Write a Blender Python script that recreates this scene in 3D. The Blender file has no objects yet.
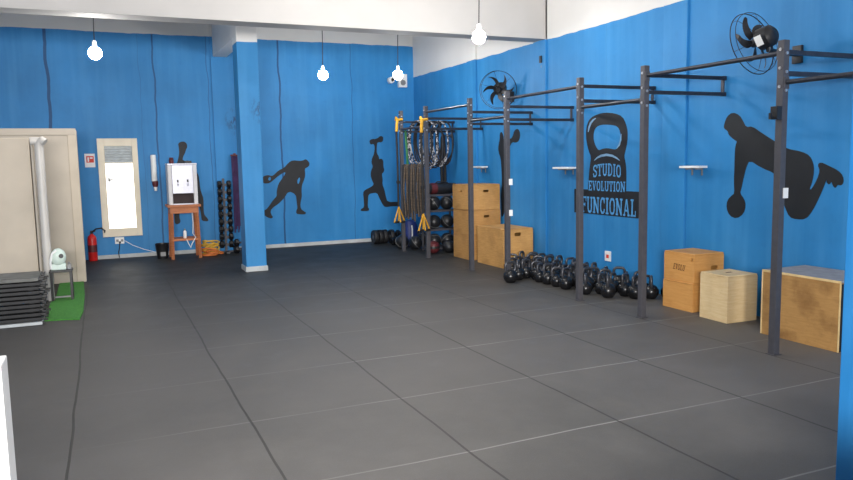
import bpy, bmesh, math, random
from mathutils import Vector, Matrix, noise
random.seed(7)
PI = math.pi
SC = bpy.context.scene
COL = SC.collection

# ------------------------------------------------------------------ camera
F, PITCH, ROLL, YAW, CH = 730.343, 0.109, -0.019, 0.417, 1.6
def cam_axes():
    cy, sy = math.cos(YAW), math.sin(YAW)
    f = Vector((sy, cy, 0)); r = Vector((cy, -sy, 0)); u = Vector((0, 0, 1))
    f2 = f*math.cos(PITCH) - u*math.sin(PITCH); u2 = u*math.cos(PITCH) + f*math.sin(PITCH)
    r3 = r*math.cos(ROLL) + u2*math.sin(ROLL); u3 = u2*math.cos(ROLL) - r*math.sin(ROLL)
    return r3, u3, f2
RT, UP, FW = cam_axes()
cd = bpy.data.cameras.new('camera'); cam = bpy.data.objects.new('camera', cd); COL.objects.link(cam)
m = Matrix((RT, UP, -FW)).transposed().to_4x4(); m.translation = Vector((0, 0, CH)); cam.matrix_world = m
cd.sensor_width = 36; cd.lens = 36*F/853; cd.clip_start = 0.05
SC.camera = cam
def ray(x, y): return FW + RT*((x-426.5)/F) - UP*((y-240)/F)
O = Vector((0, 0, CH))
W, D = 5.876, 13.765          # right wall x, back wall y
def onX(x, y, X=W): d = ray(x, y); return O + d*(X/d.x)
def onY(x, y, Y=D): d = ray(x, y); return O + d*(Y/d.y)
def onZ(x, y, z=0): d = ray(x, y); return O + d*((z-CH)/d.z)

# ------------------------------------------------------------------ materials
def srgb(r, g, b):
    f = lambda c: (c/255/12.92) if c/255 <= .04045 else ((c/255+.055)/1.055)**2.4
    return (f(r), f(g), f(b), 1)
class NT:
    def __init__(s, name):
        s.m = bpy.data.materials.new(name); s.m.use_nodes = True
        s.t = s.m.node_tree; s.n = s.t.nodes; s.l = s.t.links
        s.b = s.n['Principled BSDF']
    def new(s, ty, **k):
        o = s.n.new(ty)
        for a, v in k.items(): setattr(o, a, v)
        return o
    def math(s, op, a, b=None, clamp=False):
        o = s.new('ShaderNodeMath', operation=op); o.use_clamp = clamp
        for i, v in enumerate((a, b)):
            if v is None: continue
            if isinstance(v, (int, float)): o.inputs[i].default_value = v
            else: s.l.new(v, o.inputs[i])
        return o.outputs[0]
    def mix(s, fac, a, b, mode='MIX'):
        o = s.new('ShaderNodeMix', data_type='RGBA', blend_type=mode)
        for sock, v in ((o.inputs[0], fac), (o.inputs[6], a), (o.inputs[7], b)):
            if isinstance(v, (int, float)): sock.default_value = v
            elif isinstance(v, tuple): sock.default_value = v
            else: s.l.new(v, sock)
        return o.outputs[2]
    def noise(s, scale, detail=3, vec=None, rough=.5):
        o = s.new('ShaderNodeTexNoise'); o.inputs['Scale'].default_value = scale
        o.inputs['Detail'].default_value = detail; o.inputs['Roughness'].default_value = rough
        if vec is not None: s.l.new(vec, o.inputs['Vector'])
        return o.outputs['Fac']
    def ramp(s, v, lo, hi):
        o = s.new('ShaderNodeMapRange'); s.l.new(v, o.inputs[0])
        o.inputs[1].default_value = lo; o.inputs[2].default_value = hi
        return o.outputs[0]
    def pos(s):
        return s.new('ShaderNodeNewGeometry').outputs['Position']
    def obj(s):
        return s.new('ShaderNodeTexCoord').outputs['Object']
    def sep(s, v):
        o = s.new('ShaderNodeSeparateXYZ'); s.l.new(v, o.inputs[0]); return o.outputs
    def scale(s, v, xyz):
        o = s.new('ShaderNodeVectorMath', operation='MULTIPLY'); s.l.new(v, o.inputs[0]); o.inputs[1].default_value = xyz
        return o.outputs[0]
    def bump(s, h, strength=.2, dist=.01):
        o = s.new('ShaderNodeBump'); o.inputs['Strength'].default_value = strength; o.inputs['Distance'].default_value = dist
        s.l.new(h, o.inputs['Height']); s.l.new(o.outputs[0], s.b.inputs['Normal'])
    def color(s, c):
        if isinstance(c, tuple): s.b.inputs['Base Color'].default_value = c
        else: s.l.new(c, s.b.inputs['Base Color'])
    def set(s, **k):
        for a, v in k.items(): s.b.inputs[a.replace('_', ' ')].default_value = v
def plain(name, c, rough=.5, metal=0, var=.15, scale=12, bump=0, spec=.5):
    n = NT(name)
    f = n.noise(scale, 4, n.obj())
    lo = tuple(x*(1-var) for x in c[:3])+(1,); hi = tuple(min(1, x*(1+var)) for x in c[:3])+(1,)
    n.color(n.mix(n.ramp(f, .3, .7), lo, hi)); n.set(Roughness=rough, Metallic=metal)
    n.b.inputs['Specular IOR Level'].default_value = spec
    if bump: n.bump(f, bump, .01)
    return n.m

BLUE = srgb(44, 130, 192); WHITE = srgb(238, 237, 236)
def wall_mat(name, split, cracks, axis, blue=BLUE, scuffs=()):
    n = NT(name); p = n.pos(); x, y, z = n.sep(p)
    c = x if axis == 'x' else y
    big = n.noise(.8, 4, p); fine = n.noise(9, 4, p)
    streak = n.noise(3, 3, n.scale(p, (2.2, 2.2, .18)))
    b = n.mix(n.ramp(big, .3, .7), tuple(v*.80 for v in blue[:3])+(1,), tuple(min(1, v*1.1) for v in blue[:3])+(1,))
    b = n.mix(n.math('MULTIPLY', n.ramp(streak, .45, .75), .28), b, srgb(84, 158, 212))
    b = n.mix(n.math('MULTIPLY', n.ramp(fine, .55, .8), .12), b, srgb(30, 90, 150))
    wob = n.math('MULTIPLY', n.math('SUBTRACT', n.noise(1.7, 3, n.scale(p, (.02, .02, 1))), .5), .085)
    for cx, wd, st in cracks:
        d = n.math('ABSOLUTE', n.math('SUBTRACT', n.math('ADD', c, wob), cx))
        fac = n.math('MULTIPLY', n.math('LESS_THAN', d, wd), st)
        b = n.mix(fac, b, srgb(20, 58, 100))
    for sp, rad, st in scuffs:
        dv = n.new('ShaderNodeVectorMath', operation='DISTANCE'); n.l.new(n.scale(p, (1, 1, .7)), dv.inputs[0]); dv.inputs[1].default_value = (sp[0], sp[1], sp[2]*.7)
        sm = n.noise(14, 3, n.scale(p, (1.6, 1.6, .8)), .6)
        b = n.mix(n.math('MULTIPLY', n.math('MULTIPLY', n.ramp(dv.outputs['Value'], rad, rad*.3), n.ramp(sm, .46, .62)), st), b, srgb(36, 58, 88))
    wh = n.mix(n.ramp(big, .3, .75), srgb(212, 210, 207), srgb(226, 224, 221))
    edge = n.math('ADD', z, n.math('MULTIPLY', n.math('SUBTRACT', n.noise(2.5, 3, p), .5), .05))
    n.color(n.mix(n.math('GREATER_THAN', edge, split), b, wh))
    n.set(Roughness=.55); n.b.inputs['Specular IOR Level'].default_value = .35
    n.bump(n.math('ADD', fine, n.math('MULTIPLY', big, 2)), .12, .02)
    return n.m
M = {}
q2 = onY(234, 121, D)
M['wall_back'] = wall_mat('blue painted back wall', 3.86, [(-.70, .024, .8), (.96, .014, .7), (1.86, .008, .45), (3.15, .016, .8), (4.56, .007, .5), (.72, .005, .25)], 'x', scuffs=[((q2.x, D-.02, q2.z), .2, .75)])
M['wall_right'] = wall_mat('blue painted right wall', 3.257, [(12.5, .006, .25), (7.6, .004, .15)], 'y')
q1 = onY(260, 110, 10.89); q2 = onY(234, 121, D)
M['column'] = wall_mat('blue painted column', 3.34, [], 'x', blue=srgb(50, 132, 190), scuffs=[(q1, .16, .7)])
M['wall_plain'] = wall_mat('blue painted side wall', 3.3, [], 'y')
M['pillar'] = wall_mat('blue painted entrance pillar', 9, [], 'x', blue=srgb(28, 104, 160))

n = NT('rubber gym floor'); p = n.pos(); x, y, z = n.sep(p)
big = n.noise(.45, 5, p); mid = n.noise(2.2, 5, p, .65); grit = n.noise(140, 2, p)
warp = n.math('MULTIPLY', n.math('SUBTRACT', n.noise(.9, 2, p), .5), .05)
c = n.mix(n.ramp(big, .3, .7), srgb(90, 87, 83), srgb(106, 102, 98))
c = n.mix(n.math('MULTIPLY', n.ramp(mid, .45, .8), .32), c, srgb(130, 126, 122))
c = n.mix(n.math('MULTIPLY', n.ramp(grit, .55, .75), .25), c, srgb(120, 120, 122))
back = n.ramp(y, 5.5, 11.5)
c = n.mix(n.math('MULTIPLY', back, .85), c, srgb(36, 38, 37))  # far floor painted darker to imitate daylight falling off
def seam(v, off, wd):
    t = n.math('ADD', n.math('ADD', v, warp), -off)
    f = n.math('FRACT', n.math('DIVIDE', t, 1.01)); d = n.math('MULTIPLY', n.math('SUBTRACT', .5, n.math('ABSOLUTE', n.math('SUBTRACT', f, .5))), 1.01)
    return n.math('LESS_THAN', d, wd)
sx = seam(x, -.25, .0075); sy = seam(y, 3.46, .0065)
patch = n.ramp(n.noise(1.3, 3, p), .35, .6)
c = n.mix(n.math('MULTIPLY', sy, n.math('MULTIPLY', n.math('ADD', n.math('MULTIPLY', patch, .6), .25), n.math('MULTIPLY', n.math('SUBTRACT', 1.0, back), n.ramp(x, -.6, 2.2)))), c, srgb(150, 147, 142))
c = n.mix(n.math('MULTIPLY', sx, .7), c, srgb(48, 46, 42))
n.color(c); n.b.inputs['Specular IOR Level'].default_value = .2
rr = n.math('ADD', n.math('MULTIPLY', mid, .3), .40); n.l.new(rr, n.b.inputs['Roughness'])
n.bump(n.math('ADD', grit, n.math('MULTIPLY', mid, 1.5)), .15, .006)
M['floor'] = n.m

def plywood(name, a, b_, dark, stain=.4, axis=(1, 1, 9)):
    n = NT(name); o = n.obj()
    g = n.noise(6, 5, n.scale(o, (1.2, 1.2, 11)), .6); st = n.noise(3.5, 5, o, .6); sp = n.noise(40, 3, o)
    c = n.mix(n.ramp(g, .3, .7), a, b_)
    c = n.mix(n.math('MULTIPLY', n.ramp(st, .45, .75), stain), c, dark)
    c = n.mix(n.math('MULTIPLY', n.ramp(sp, .6, .8), .2), c, dark)
    n.color(c); n.set(Roughness=.62); n.bump(g, .08, .003)
    return n.m
M['ply_tan'] = plywood('tan plywood', srgb(190, 138, 76), srgb(206, 156, 92), srgb(130, 86, 42))
M['ply_tan2'] = plywood('warm plywood', srgb(196, 144, 80), srgb(214, 164, 98), srgb(132, 88, 44))
M['ply_orange'] = plywood('orange varnished plywood', srgb(200, 142, 74), srgb(212, 156, 88), srgb(166, 108, 50), .3)
M['ply_pale'] = plywood('pale raw plywood', srgb(218, 188, 138), srgb(230, 204, 158), srgb(178, 142, 92), .25)
M['ply_worn'] = plywood('worn brown plywood', srgb(172, 128, 72), srgb(188, 144, 86), srgb(116, 76, 38), .9)
M['ply_edge'] = plain('light cut plywood edge', srgb(226, 196, 140), .7)
M['slot_dark'] = plain('dark lettering and slot shade', srgb(92, 52, 22), .7)
M['rub_grey'] = plain('grey rubber box top', srgb(150, 148, 150), .7)
M['steel'] = plain('dark painted steel', srgb(78, 77, 82), .5, .2, .1, 20)
M['steel_bar'] = plain('dark steel pull up bar', srgb(58, 60, 68), .38, .5, .2, 20)
M['bolt'] = plain('zinc bolt', srgb(205, 205, 208), .3, .8)
M['black'] = plain('black plastic', srgb(28, 28, 31), .42)
M['black_rubber'] = plain('black rubber', srgb(27, 27, 29), .6, 0, .3)
M['cast'] = plain('black enamelled cast iron', srgb(30, 30, 32), .27, .2, .2, 30, .05)
M['cast_handle'] = plain('worn iron handle', srgb(76, 76, 80), .32, .5, .3, 40)
M['mural'] = plain('black wall paint', srgb(21, 24, 29), .6, 0, .2, 6)
M['mural_hi'] = plain('grey blue wall paint', srgb(118, 156, 190), .6)
M['mural_letter'] = plain('blue lettering paint', srgb(78, 150, 205), .6, 0, .2, 30)
M['white'] = plain('white plastic', srgb(238, 238, 236), .45, 0, .03)
M['white_wall'] = plain('white plaster', srgb(226, 225, 223), .7, 0, .04, 2, .05)
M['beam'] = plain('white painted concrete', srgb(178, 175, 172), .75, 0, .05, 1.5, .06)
M['skirt'] = plain('grey white skirting', srgb(188, 192, 192), .7, 0, .15, 5)
M['concrete'] = plain('raw render plaster', srgb(184, 174, 160), .85, 0, .1, 2.2, .12)
M['concrete_warm'] = plain('warm raw render plaster', srgb(192, 180, 163), .85, 0, .09, 2.2, .12)
M['pvc'] = plain('white pipe', srgb(196, 191, 184), .4, 0, .06, 5)
M['turf'] = None
n = NT('green artificial turf'); g = n.noise(90, 3, n.obj()); g2 = n.noise(5, 3, n.obj())
n.color(n.mix(n.ramp(g, .3, .7), srgb(38, 100, 34), srgb(84, 158, 62))); n.set(Roughness=.9); n.bump(g, .6, .01); M['turf'] = n.m
M['cream'] = plain('cream painted frame', srgb(236, 224, 200), .55, 0, .07, 4)
M['slat'] = plain('grey louvre slat', srgb(206, 212, 214), .4)
n = NT('frosted pane with daylight glow'); n.color(srgb(250, 250, 248)); n.set(Roughness=.4)
n.b.inputs['Emission Color'].default_value = (1, .985, .95, 1); n.b.inputs['Emission Strength'].default_value = 1.6; M['pane'] = n.m  # pane emits by itself, standing in for daylight behind it
M['red'] = plain('red enamel', srgb(206, 36, 34), .35)
M['red_paper'] = plain('red print', srgb(214, 70, 58), .7)
M['paper'] = plain('white paper', srgb(236, 232, 232), .8, 0, .03)
M['inox'] = plain('brushed stainless', srgb(190, 190, 200), .34, .4, .06, 30)
M['inox_side'] = plain('white enamel side', srgb(206, 204, 206), .4, 0, .04)
M['dark_recess'] = plain('dark recess', srgb(48, 32, 34), .7)
M['stand_wood'] = plywood('reddish pine', srgb(176, 104, 66), srgb(200, 128, 84), srgb(128, 70, 42), .35)
M['yellow'] = plain('yellow webbing', srgb(206, 152, 30), .6, 0, .15, 40)
M['webbing'] = plain('black webbing', srgb(34, 33, 33), .75, 0, .3, 40)
M['rope_brown'] = plain('brown rope', srgb(86, 74, 62), .85, 0, .4, 30)
n = NT('speckled rope'); g = n.noise(26, 1, n.obj()); n.color(n.mix(n.ramp(g, .48, .54), srgb(32, 32, 36), srgb(190, 190, 194))); n.set(Roughness=.7); M['rope_speck'] = n.m
M['rope_black'] = plain('black rope', srgb(36, 36, 40), .7, 0, .3, 40)
M['hose_yellow'] = plain('yellow hose', srgb(214, 170, 62), .6, 0, .2)
M['hose_orange'] = plain('orange hose', srgb(196, 108, 48), .6, 0, .2)
M['green_band'] = plain('green rubber band', srgb(42, 110, 62), .6)
M['purple'] = plain('dark purple rubber', srgb(66, 40, 84), .65, 0, .25)
M['maroon'] = plain('dark red vinyl', srgb(92, 34, 38), .5, 0, .25)
M['navy'] = plain('navy vinyl', srgb(34, 50, 112), .5, 0, .25)
M['ball'] = plain('black vinyl ball', srgb(34, 35, 38), .38, 0, .25, 8)
M['grey_hard'] = plain('grey plastic', srgb(130, 130, 130), .5)
M['mint'] = plain('pale mint plastic', srgb(206, 222, 212), .4, 0, .06)
M['cord'] = plain('black cord', srgb(40, 38, 38), .6)
n = NT('lit bulb'); n.color((1, 1, 1, 1)); n.b.inputs['Emission Color'].default_value = (1, .97, .93, 1); n.b.inputs['Emission Strength'].default_value = 230; M['bulb'] = n.m
M['tan_panel'] = plain('beige lower panel', srgb(204, 176, 150), .6)
M['mat_top'] = plain('grey worn rubber slab', srgb(104, 104, 100), .75, 0, .25, 8)

# ------------------------------------------------------------------ mesh helpers
def BM(): return bmesh.new()
def box(bm, x0, x1, y0, y1, z0, z1, bev=0, rot=None, about=None):
    vs = [bm.verts.new((x, y, z)) for x in (x0, x1) for y in (y0, y1) for z in (z0, z1)]
    q = lambda *i: bm.faces.new([vs[k] for k in i])
    fs = [q(0, 1, 3, 2), q(4, 6, 7, 5), q(0, 4, 5, 1), q(2, 3, 7, 6), q(0, 2, 6, 4), q(1, 5, 7, 3)]
    allv = vs
    if bev:
        es = list({e for f in fs for e in f.edges})
        r = bmesh.ops.bevel(bm, geom=es, offset=bev, segments=2, profile=.6, affect='EDGES')
        allv = list({v for f in r['faces'] for v in f.verts} | {v for v in vs if v.is_valid})
    if rot is not None:
        c = Vector(about) if about is not None else Vector(((x0+x1)/2, (y0+y1)/2, (z0+z1)/2))
        bmesh.ops.rotate(bm, verts=[v for v in allv if v.is_valid], cent=c, matrix=rot)
    return allv
def frame(d):
    d = d.normalized(); a = Vector((0, 0, 1)) if abs(d.z) < .9 else Vector((1, 0, 0))
    u = d.cross(a).normalized(); return u, d.cross(u).normalized()
def tube(bm, pts, r, seg=10, closed=False, cap=True, rs=None):
    pts = [Vector(p) for p in pts]; N = len(pts); rings = []
    u = None
    for i, p in enumerate(pts):
        if closed: t = pts[(i+1) % N]-pts[i-1]
        else: t = pts[min(i+1, N-1)]-pts[max(i-1, 0)]
        t.normalize()
        if u is None: u, v = frame(t)
        else:
            u = (u - t*u.dot(t))
            if u.length < 1e-5: u, v = frame(t)
            u.normalize(); v = t.cross(u)
        v = t.cross(u)
        rr = rs[i] if rs else r
        rings.append([bm.verts.new(p + (u*math.cos(a)+v*math.sin(a))*rr) for a in [2*PI*k/seg for k in range(seg)]])
    for i in range(N if closed else N-1):
        A, B = rings[i], rings[(i+1) % N]
        for k in range(seg): bm.faces.new((A[k], A[(k+1) % seg], B[(k+1) % seg], B[k]))
    if cap and not closed:
        bm.faces.new(rings[0][::-1]); bm.faces.new(rings[-1])
def cyl(bm, p0, p1, r, seg=16, r2=None): tube(bm, [p0, p1], r, seg, rs=[r, r if r2 is None else r2])
def lathe(bm, prof, c=(0, 0, 0), seg=20, axis='z', sx=1, sy=1):
    c = Vector(c); rings = []
    for r, h in prof:
        ring = []
        for k in range(seg):
            a = 2*PI*k/seg; e = Vector((r*math.cos(a)*sx, r*math.sin(a)*sy, h))
            if axis == 'y': e = Vector((e.x, h, e.y))
            if axis == 'x': e = Vector((h, e.x, e.y))
            ring.append(bm.verts.new(c+e))
        rings.append(ring)
    for A, B in zip(rings, rings[1:]):
        for k in range(seg): bm.faces.new((A[k], A[(k+1) % seg], B[(k+1) % seg], B[k]))
    bm.faces.new(rings[0][::-1]); bm.faces.new(rings[-1])
def sphere(bm, c, r, seg=20, rows=12, sc=(1, 1, 1)):
    lathe(bm, [(max(1e-4, r*math.sin(PI*i/rows))*1, -r*math.cos(PI*i/rows)*sc[2]) for i in range(rows+1)], c, seg, 'z', sc[0], sc[1])
def poly_prism(bm, loops, to3, nrm, th):
    """filled polygon (outer loop plus holes), pushed out by th along nrm"""
    es = []; vs = []
    for lp in loops:
        L = [bm.verts.new(to3(*q)) for q in lp]; vs += L
        es += [bm.edges.new((L[i], L[(i+1) % len(L)])) for i in range(len(L))]
    r = bmesh.ops.triangle_fill(bm, use_beauty=True, use_dissolve=False, edges=es)
    fs = [g for g in r['geom'] if isinstance(g, bmesh.types.BMFace)]
    e = bmesh.ops.extrude_face_region(bm, geom=fs)
    bmesh.ops.translate(bm, verts=[g for g in e['geom'] if isinstance(g, bmesh.types.BMVert)], vec=Vector(nrm)*th)
def smooth_loop(pts, k=2):
    for _ in range(k):
        o = []
        for i in range(len(pts)):
            a, b = pts[i], pts[(i+1) % len(pts)]
            o += [(a[0]*.75+b[0]*.25, a[1]*.75+b[1]*.25), (a[0]*.25+b[0]*.75, a[1]*.25+b[1]*.75)]
        pts = o
    return pts
def obj(name, bm, mat, parent=None, smooth=False, label=None):
    bmesh.ops.recalc_face_normals(bm, faces=bm.faces[:])
    me = bpy.data.meshes.new(name); bm.to_mesh(me); bm.free()
    me.materials.append(M[mat] if isinstance(mat, str) else mat)
    if smooth:
        for p_ in me.polygons: p_.use_smooth = True
        try: me.set_sharp_from_angle(angle=math.radians(42))
        except Exception: pass
    o = bpy.data.objects.new(name, me); COL.objects.link(o)
    if parent is not None: o.parent = parent
    if label: o['label'] = label
    return o
def tag(o, label, cat, group=None):
    o['label'] = label; o['category'] = cat
    if group: o['group'] = group
    return o
def thing(name, label, cat, loc=(0, 0, 0), rz=0, group=None):
    o = bpy.data.objects.new(name, None); COL.objects.link(o); o.empty_display_size = .1
    o.location = loc; o.rotation_euler = (0, 0, rz); return tag(o, label, cat, group)
def struct(name, bm, mat, parent=None, smooth=False):
    o = obj(name, bm, mat, parent, smooth)
    if parent is None: o['kind'] = 'structure'
    return o
def dup(root, loc, rz=0, label=None, group=None, rot=None, sc=None):
    r = root.copy(); COL.objects.link(r); r.location = loc
    r.rotation_euler = rot if rot else (0, 0, rz)
    if sc: r.scale = (sc,)*3
    if label: r['label'] = label
    if group: r['group'] = group
    for ch in list(root.children):
        c_ = ch.copy(); COL.objects.link(c_); c_.parent = r
        for g_ in ch.children:
            d_ = g_.copy(); COL.objects.link(d_); d_.parent = c_
    return r
def one(name, fn, mat, parent=None, smooth=False, label=None):
    bm = BM(); fn(bm); return obj(name, bm, mat, parent, smooth, label)

# ------------------------------------------------------------------ setting
CEIL = 4.5; XL = -2.9
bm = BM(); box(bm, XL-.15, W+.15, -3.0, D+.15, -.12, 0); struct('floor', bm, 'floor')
bm = BM(); box(bm, XL-.15, W+.15, 1.0, D+.15, CEIL, CEIL+.12); struct('ceiling', bm, 'white_wall')
bm = BM(); box(bm, XL-.15, -.02, D, D+.15, 0, CEIL); box(bm, .62, W+.15, D, D+.15, 0, CEIL); box(bm, -.02, .62, D, D+.15, 0, .40); box(bm, -.02, .62, D, D+.15, 2.06, CEIL)
box(bm, 1.93, 2.27, D-.035, D, .0, CEIL); struct('wall_back', bm, 'wall_back')
bm = BM(); box(bm, W, W+.15, 1.0, D+.15, 0, CEIL)
for a in ((6.19, 6.55), (8.93, 9.25), (11.04, 11.36)): box(bm, W-.03, W, a[0], a[1], 0, CEIL, .004)
struct('wall_right', bm, 'wall_right')
bm = BM(); box(bm, XL-.15, XL, 1.0, D+.15, 0, CEIL); struct('wall_left', bm, 'wall_plain')
# cross beam, back strip and beam behind the column
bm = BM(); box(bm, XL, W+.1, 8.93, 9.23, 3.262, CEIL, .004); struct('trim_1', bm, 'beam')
bm = BM(); box(bm, XL, 5.70, D-.10, D, 4.12, CEIL, .008); struct('trim_2', bm, 'white_wall')
bm = BM(); box(bm, 1.96, 2.20, 11.245, D-.11, 3.50, CEIL, .01); struct('trim_3', bm, 'white_wall')
bm = BM(); box(bm, 1.90, 2.20, 10.89, 11.25, .06, CEIL, .012); o = struct('trim_4', bm, 'column')
bm = BM(); box(bm, 1.885, 2.215, 10.875, 11.265, 0, .075, .006); obj('column_base', bm, 'skirt', o)
bm = BM(); box(bm, -.25, 1.93, D-.018, D, 0, .065); box(bm, 2.27, W, D-.018, D, 0, .065); struct('baseboard_back', bm, 'skirt')
# partition walls on the left
bm = BM(); box(bm, XL, -.27, 11.17, 11.30, 0, 2.11, .008)
o = struct('wall_partition', bm, 'concrete')
bm = BM(); box(bm, -.38, -.262, 11.155, 11.31, 0, 2.10, .01); obj('corner_post', bm, 'concrete_warm', o)
bm = BM(); box(bm, XL, -.27, 11.15, 11.17, 2.03, 2.12, .005); obj('top_rail', bm, 'concrete', o)
bm = BM(); box(bm, XL, -.745, 9.86, 10.0, 0, 1.95, .012); box(bm, -.735, -.70, 9.88, 10.0, 0, 1.95, .01); o = struct('wall_service', bm, 'concrete_warm')
# entrance: right pillar, unseen parapet added to shade the near floor, low white wall at left
bm = BM(); box(bm, 3.156, 3.52, 2.0, 2.3, 0, CEIL, .004); struct('wall_front', bm, 'pillar')
bm = BM(); box(bm, .9, W, .95, 1.10, 0, .72, .01); struct('wall_shade_parapet', bm, 'white_wall')
bm = BM(); box(bm, -1.6, -.236, 1.9, 2.02, .42, 1.145, .004); o = struct('wall_entrance', bm, 'white_wall')
bm = BM(); box(bm, -1.6, -.24, 1.905, 2.015, 0, .42, .004); obj('lower_panel', bm, 'tan_panel', o)

# window in the back wall
o = bpy.data.objects.new('window_1', None); COL.objects.link(o); o['kind'] = 'structure'; o.location = (.3, D, .4)
def wl(x0, x1, y0, y1, z0, z1, b=.006):
    bm = BM(); box(bm, x0-.3, x1-.3, y0, y1, z0-.4, z1-.4, b); return bm
bm = wl(-.02, .09, -.05, .06, .38, 2.07)
for a in ((.53, .62, .38, 2.07), (.09, .53, .38, .52), (.09, .53, 1.94, 2.07)): box(bm, a[0]-.3, a[1]-.3, -.05, .06, a[2]-.4, a[3]-.4, .005)
obj('window_frame', bm, 'cream', o)
bm = wl(.09, .53, .005, .02, .52, 1.66, 0); obj('pane', bm, 'pane', o)
bm = BM()
for k in range(6): box(bm, -.21, .23, -.03, .02, 1.275+k*.046, 1.283+k*.046, 0, Matrix.Rotation(.75, 3, 'X'))
obj('louvre', bm, 'slat', o)
bm = wl(.09, .53, .04, .05, 1.66, 1.94, 0); obj('louvre_pane', bm, 'slat', o)
bm = wl(.09, .53, -.01, .03, 1.645, 1.665, 0); obj('transom', bm, 'cream', o)
bm = BM(); box(bm, -.18, -.15, -.03, .005, .93, 1.0, .004); box(bm, -.175, -.10, -.045, -.03, .95, .975, .004); obj('window_handle', bm, 'grey_hard', o)

# ------------------------------------------------------------------ pipe, slabs, turf, pump
t = thing('drain_pipe', 'white plastic drain pipe with an elbow top beside the rendered wall', 'pipe', (-.64, 9.8, 0))
one('pipe', lambda b: tube(b, [(0, 0, 0), (0, 0, 1.86)], .048, 18), 'pvc', t, True)
def f(b):
    tube(b, [(0, 0, 1.80), (0, 0, 1.86), (.012, -.01, 1.90), (.035, -.02, 1.915), (.065, -.03, 1.89)], .05, 16)
    tube(b, [(-.09, 0, 1.91), (.03, 0, 1.91)], .045, 16)
one('elbow', f, 'pvc', t, True)
one('groove_pipe', lambda b: tube(b, [(-.078, .03, 0), (-.078, .03, 1.88)], .014, 8), 'concrete', t, True)

SL = 11
for k in range(SL):
    lab = ('grey topped rubber slab on top of the black stack' if k == SL-1 else
           'lowest slab with a pale edge under the stack of black rubber slabs' if k == 0 else
           'black rubber floor slab, %s up from the floor in the left stack' % ['', 'second', 'third', 'fourth', 'fifth', 'sixth', 'seventh', 'eighth', 'ninth', 'tenth'][k])
    j = random.uniform(-.02, .02); j2 = random.uniform(-.025, .015)
    t = thing('rubber_slab', lab, 'mat', (-1.125+j, 8.76+j2, .002+k*.0448), random.uniform(-.01, .01), 'slabs stacked beside the left partition')
    one('slab', lambda b: box(b, -.52, .50, -.46, .10, .003, .036, .006), 'mat_top' if k == SL-1 else ('black_rubber' if k else 'skirt'), t)
    def f(b):
        for yy in (-.45, -.28, -.1, .05):
            box(b, .495, .53+random.uniform(0, .02), yy, yy+.03, .012, .030, .003)
            box(b, -.5, -.45, yy, yy+.05, 0, .005)
            box(b, .40, .45, yy, yy+.05, 0, .005)
    one('edge_tab', f, 'black', t)
bm = BM()
pts = [(-.645, 8.42), (-.56, 8.45), (-.30, 8.36), (-.255, 8.8), (-.262, 11.14), (-.69, 11.14), (-.69, 9.9), (-.56, 9.80), (-.545, 8.9)]
pts = [(-.625, 8.47), (-.42, 8.43), (-.29, 8.37), (-.262, 8.8), (-.268, 10.0), (-.30, 11.12), (-.60, 11.12), (-.585, 9.7), (-.625, 9.6), (-.625, 9.2)]
poly_prism(bm, [pts], lambda x, y: (x, y, .001), (0, 0, 1), .014)
tag(obj('turf_mat', bm, 'turf'), 'strip of bright green artificial turf on the floor by the partition', 'mat')
t = thing('metal_stand', 'small black metal stand on the green turf', 'stand', (-.49, 9.72, .015))
for sx_ in (-.115, .095):
    for yy in (-.06, .12): one('leg', lambda b: box(b, sx_-.014, sx_+.014, yy-.014, yy+.014, 0, .34, .002), 'black', t)
one('stand_top', lambda b: box(b, -.135, .115, -.08, .14, .335, .36, .004), 'black', t)
one('stretcher', lambda b: box(b, -.10, .08, -.062, -.05, .03, .05, .002), 'grey_hard', t)
t = thing('water_pump', 'pale mint pump with a round black centre on the black stand', 'pump', (-.53, 9.74, .376))
def f(b): lathe(b, [(.02, -.07), (.06, -.065), (.082, -.04), (.086, 0), (.082, .05), (.05, .07)], (.01, 0, .15), 20, 'y', 1.0, 1.25)
one('pump_body', f, 'mint', t, True)
one('pump_foot', lambda b: box(b, -.075, .09, -.05, .06, 0, .075, .012), 'mint', t)
one('pump_hub', lambda b: lathe(b, [(.026, -.085), (.026, -.06)], (.045, 0, .17), 14, 'y'), 'black', t, True)
one('hose', lambda b: tube(b, [(-.07, -.04, .02), (-.075, -.06, .10), (-.05, -.065, .2), (.0, -.05, .235)], .014, 8), 'white', t, True)
one('valve', lambda b: (box(b, .10, .145, -.04, .02, 0, .06, .006), cyl(b, (.122, -.01, .06), (.122, -.01, .085), .014)), 'grey_hard', t)

# ------------------------------------------------------------------ back wall things
t = thing('fire_extinguisher', 'red fire extinguisher with black hose standing left of the window', 'fire extinguisher', (-.195, 13.62, 0))
one('cylinder', lambda b: lathe(b, [(.066, 0), (.072, .012), (.072, .38), (.06, .42), (.03, .445), (.024, .46)], seg=20), 'red', t, True)
one('valve', lambda b: (cyl(b, (0, 0, .455), (0, 0, .50), .02), box(b, -.02, .06, -.012, .012, .49, .515, .004)), 'black', t)
one('hose', lambda b: tube(b, [(.01, -.01, .49), (.07, -.02, .54), (.16, -.02, .55), (.21, -.02, .5), (.20, -.02, .47)], .013, 8), 'black', t, True)
one('label_band', lambda b: lathe(b, [(.0728, .15), (.0728, .27)], seg=20), 'maroon', t, True)
t = thing('wall_sign', 'small white paper sign with a red square beside the window', 'sign', (-.145, D, 1.70))
one('sign_sheet', lambda b: box(b, -.08, .08, -.006, -.001, -.115, .115), 'paper', t)
one('red_square', lambda b: box(b, -.055, .062, -.008, -.0061, -.035, .075), 'red_paper', t)
def f(b):
    box(b, -.035, -.012, -.0095, -.0081, -.02, .055); box(b, .0, .045, -.0095, -.0081, .03, .055); box(b, -.05, .055, -.008, -.0061, -.085, -.062)
one('pictogram', f, 'paper', t)
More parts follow.
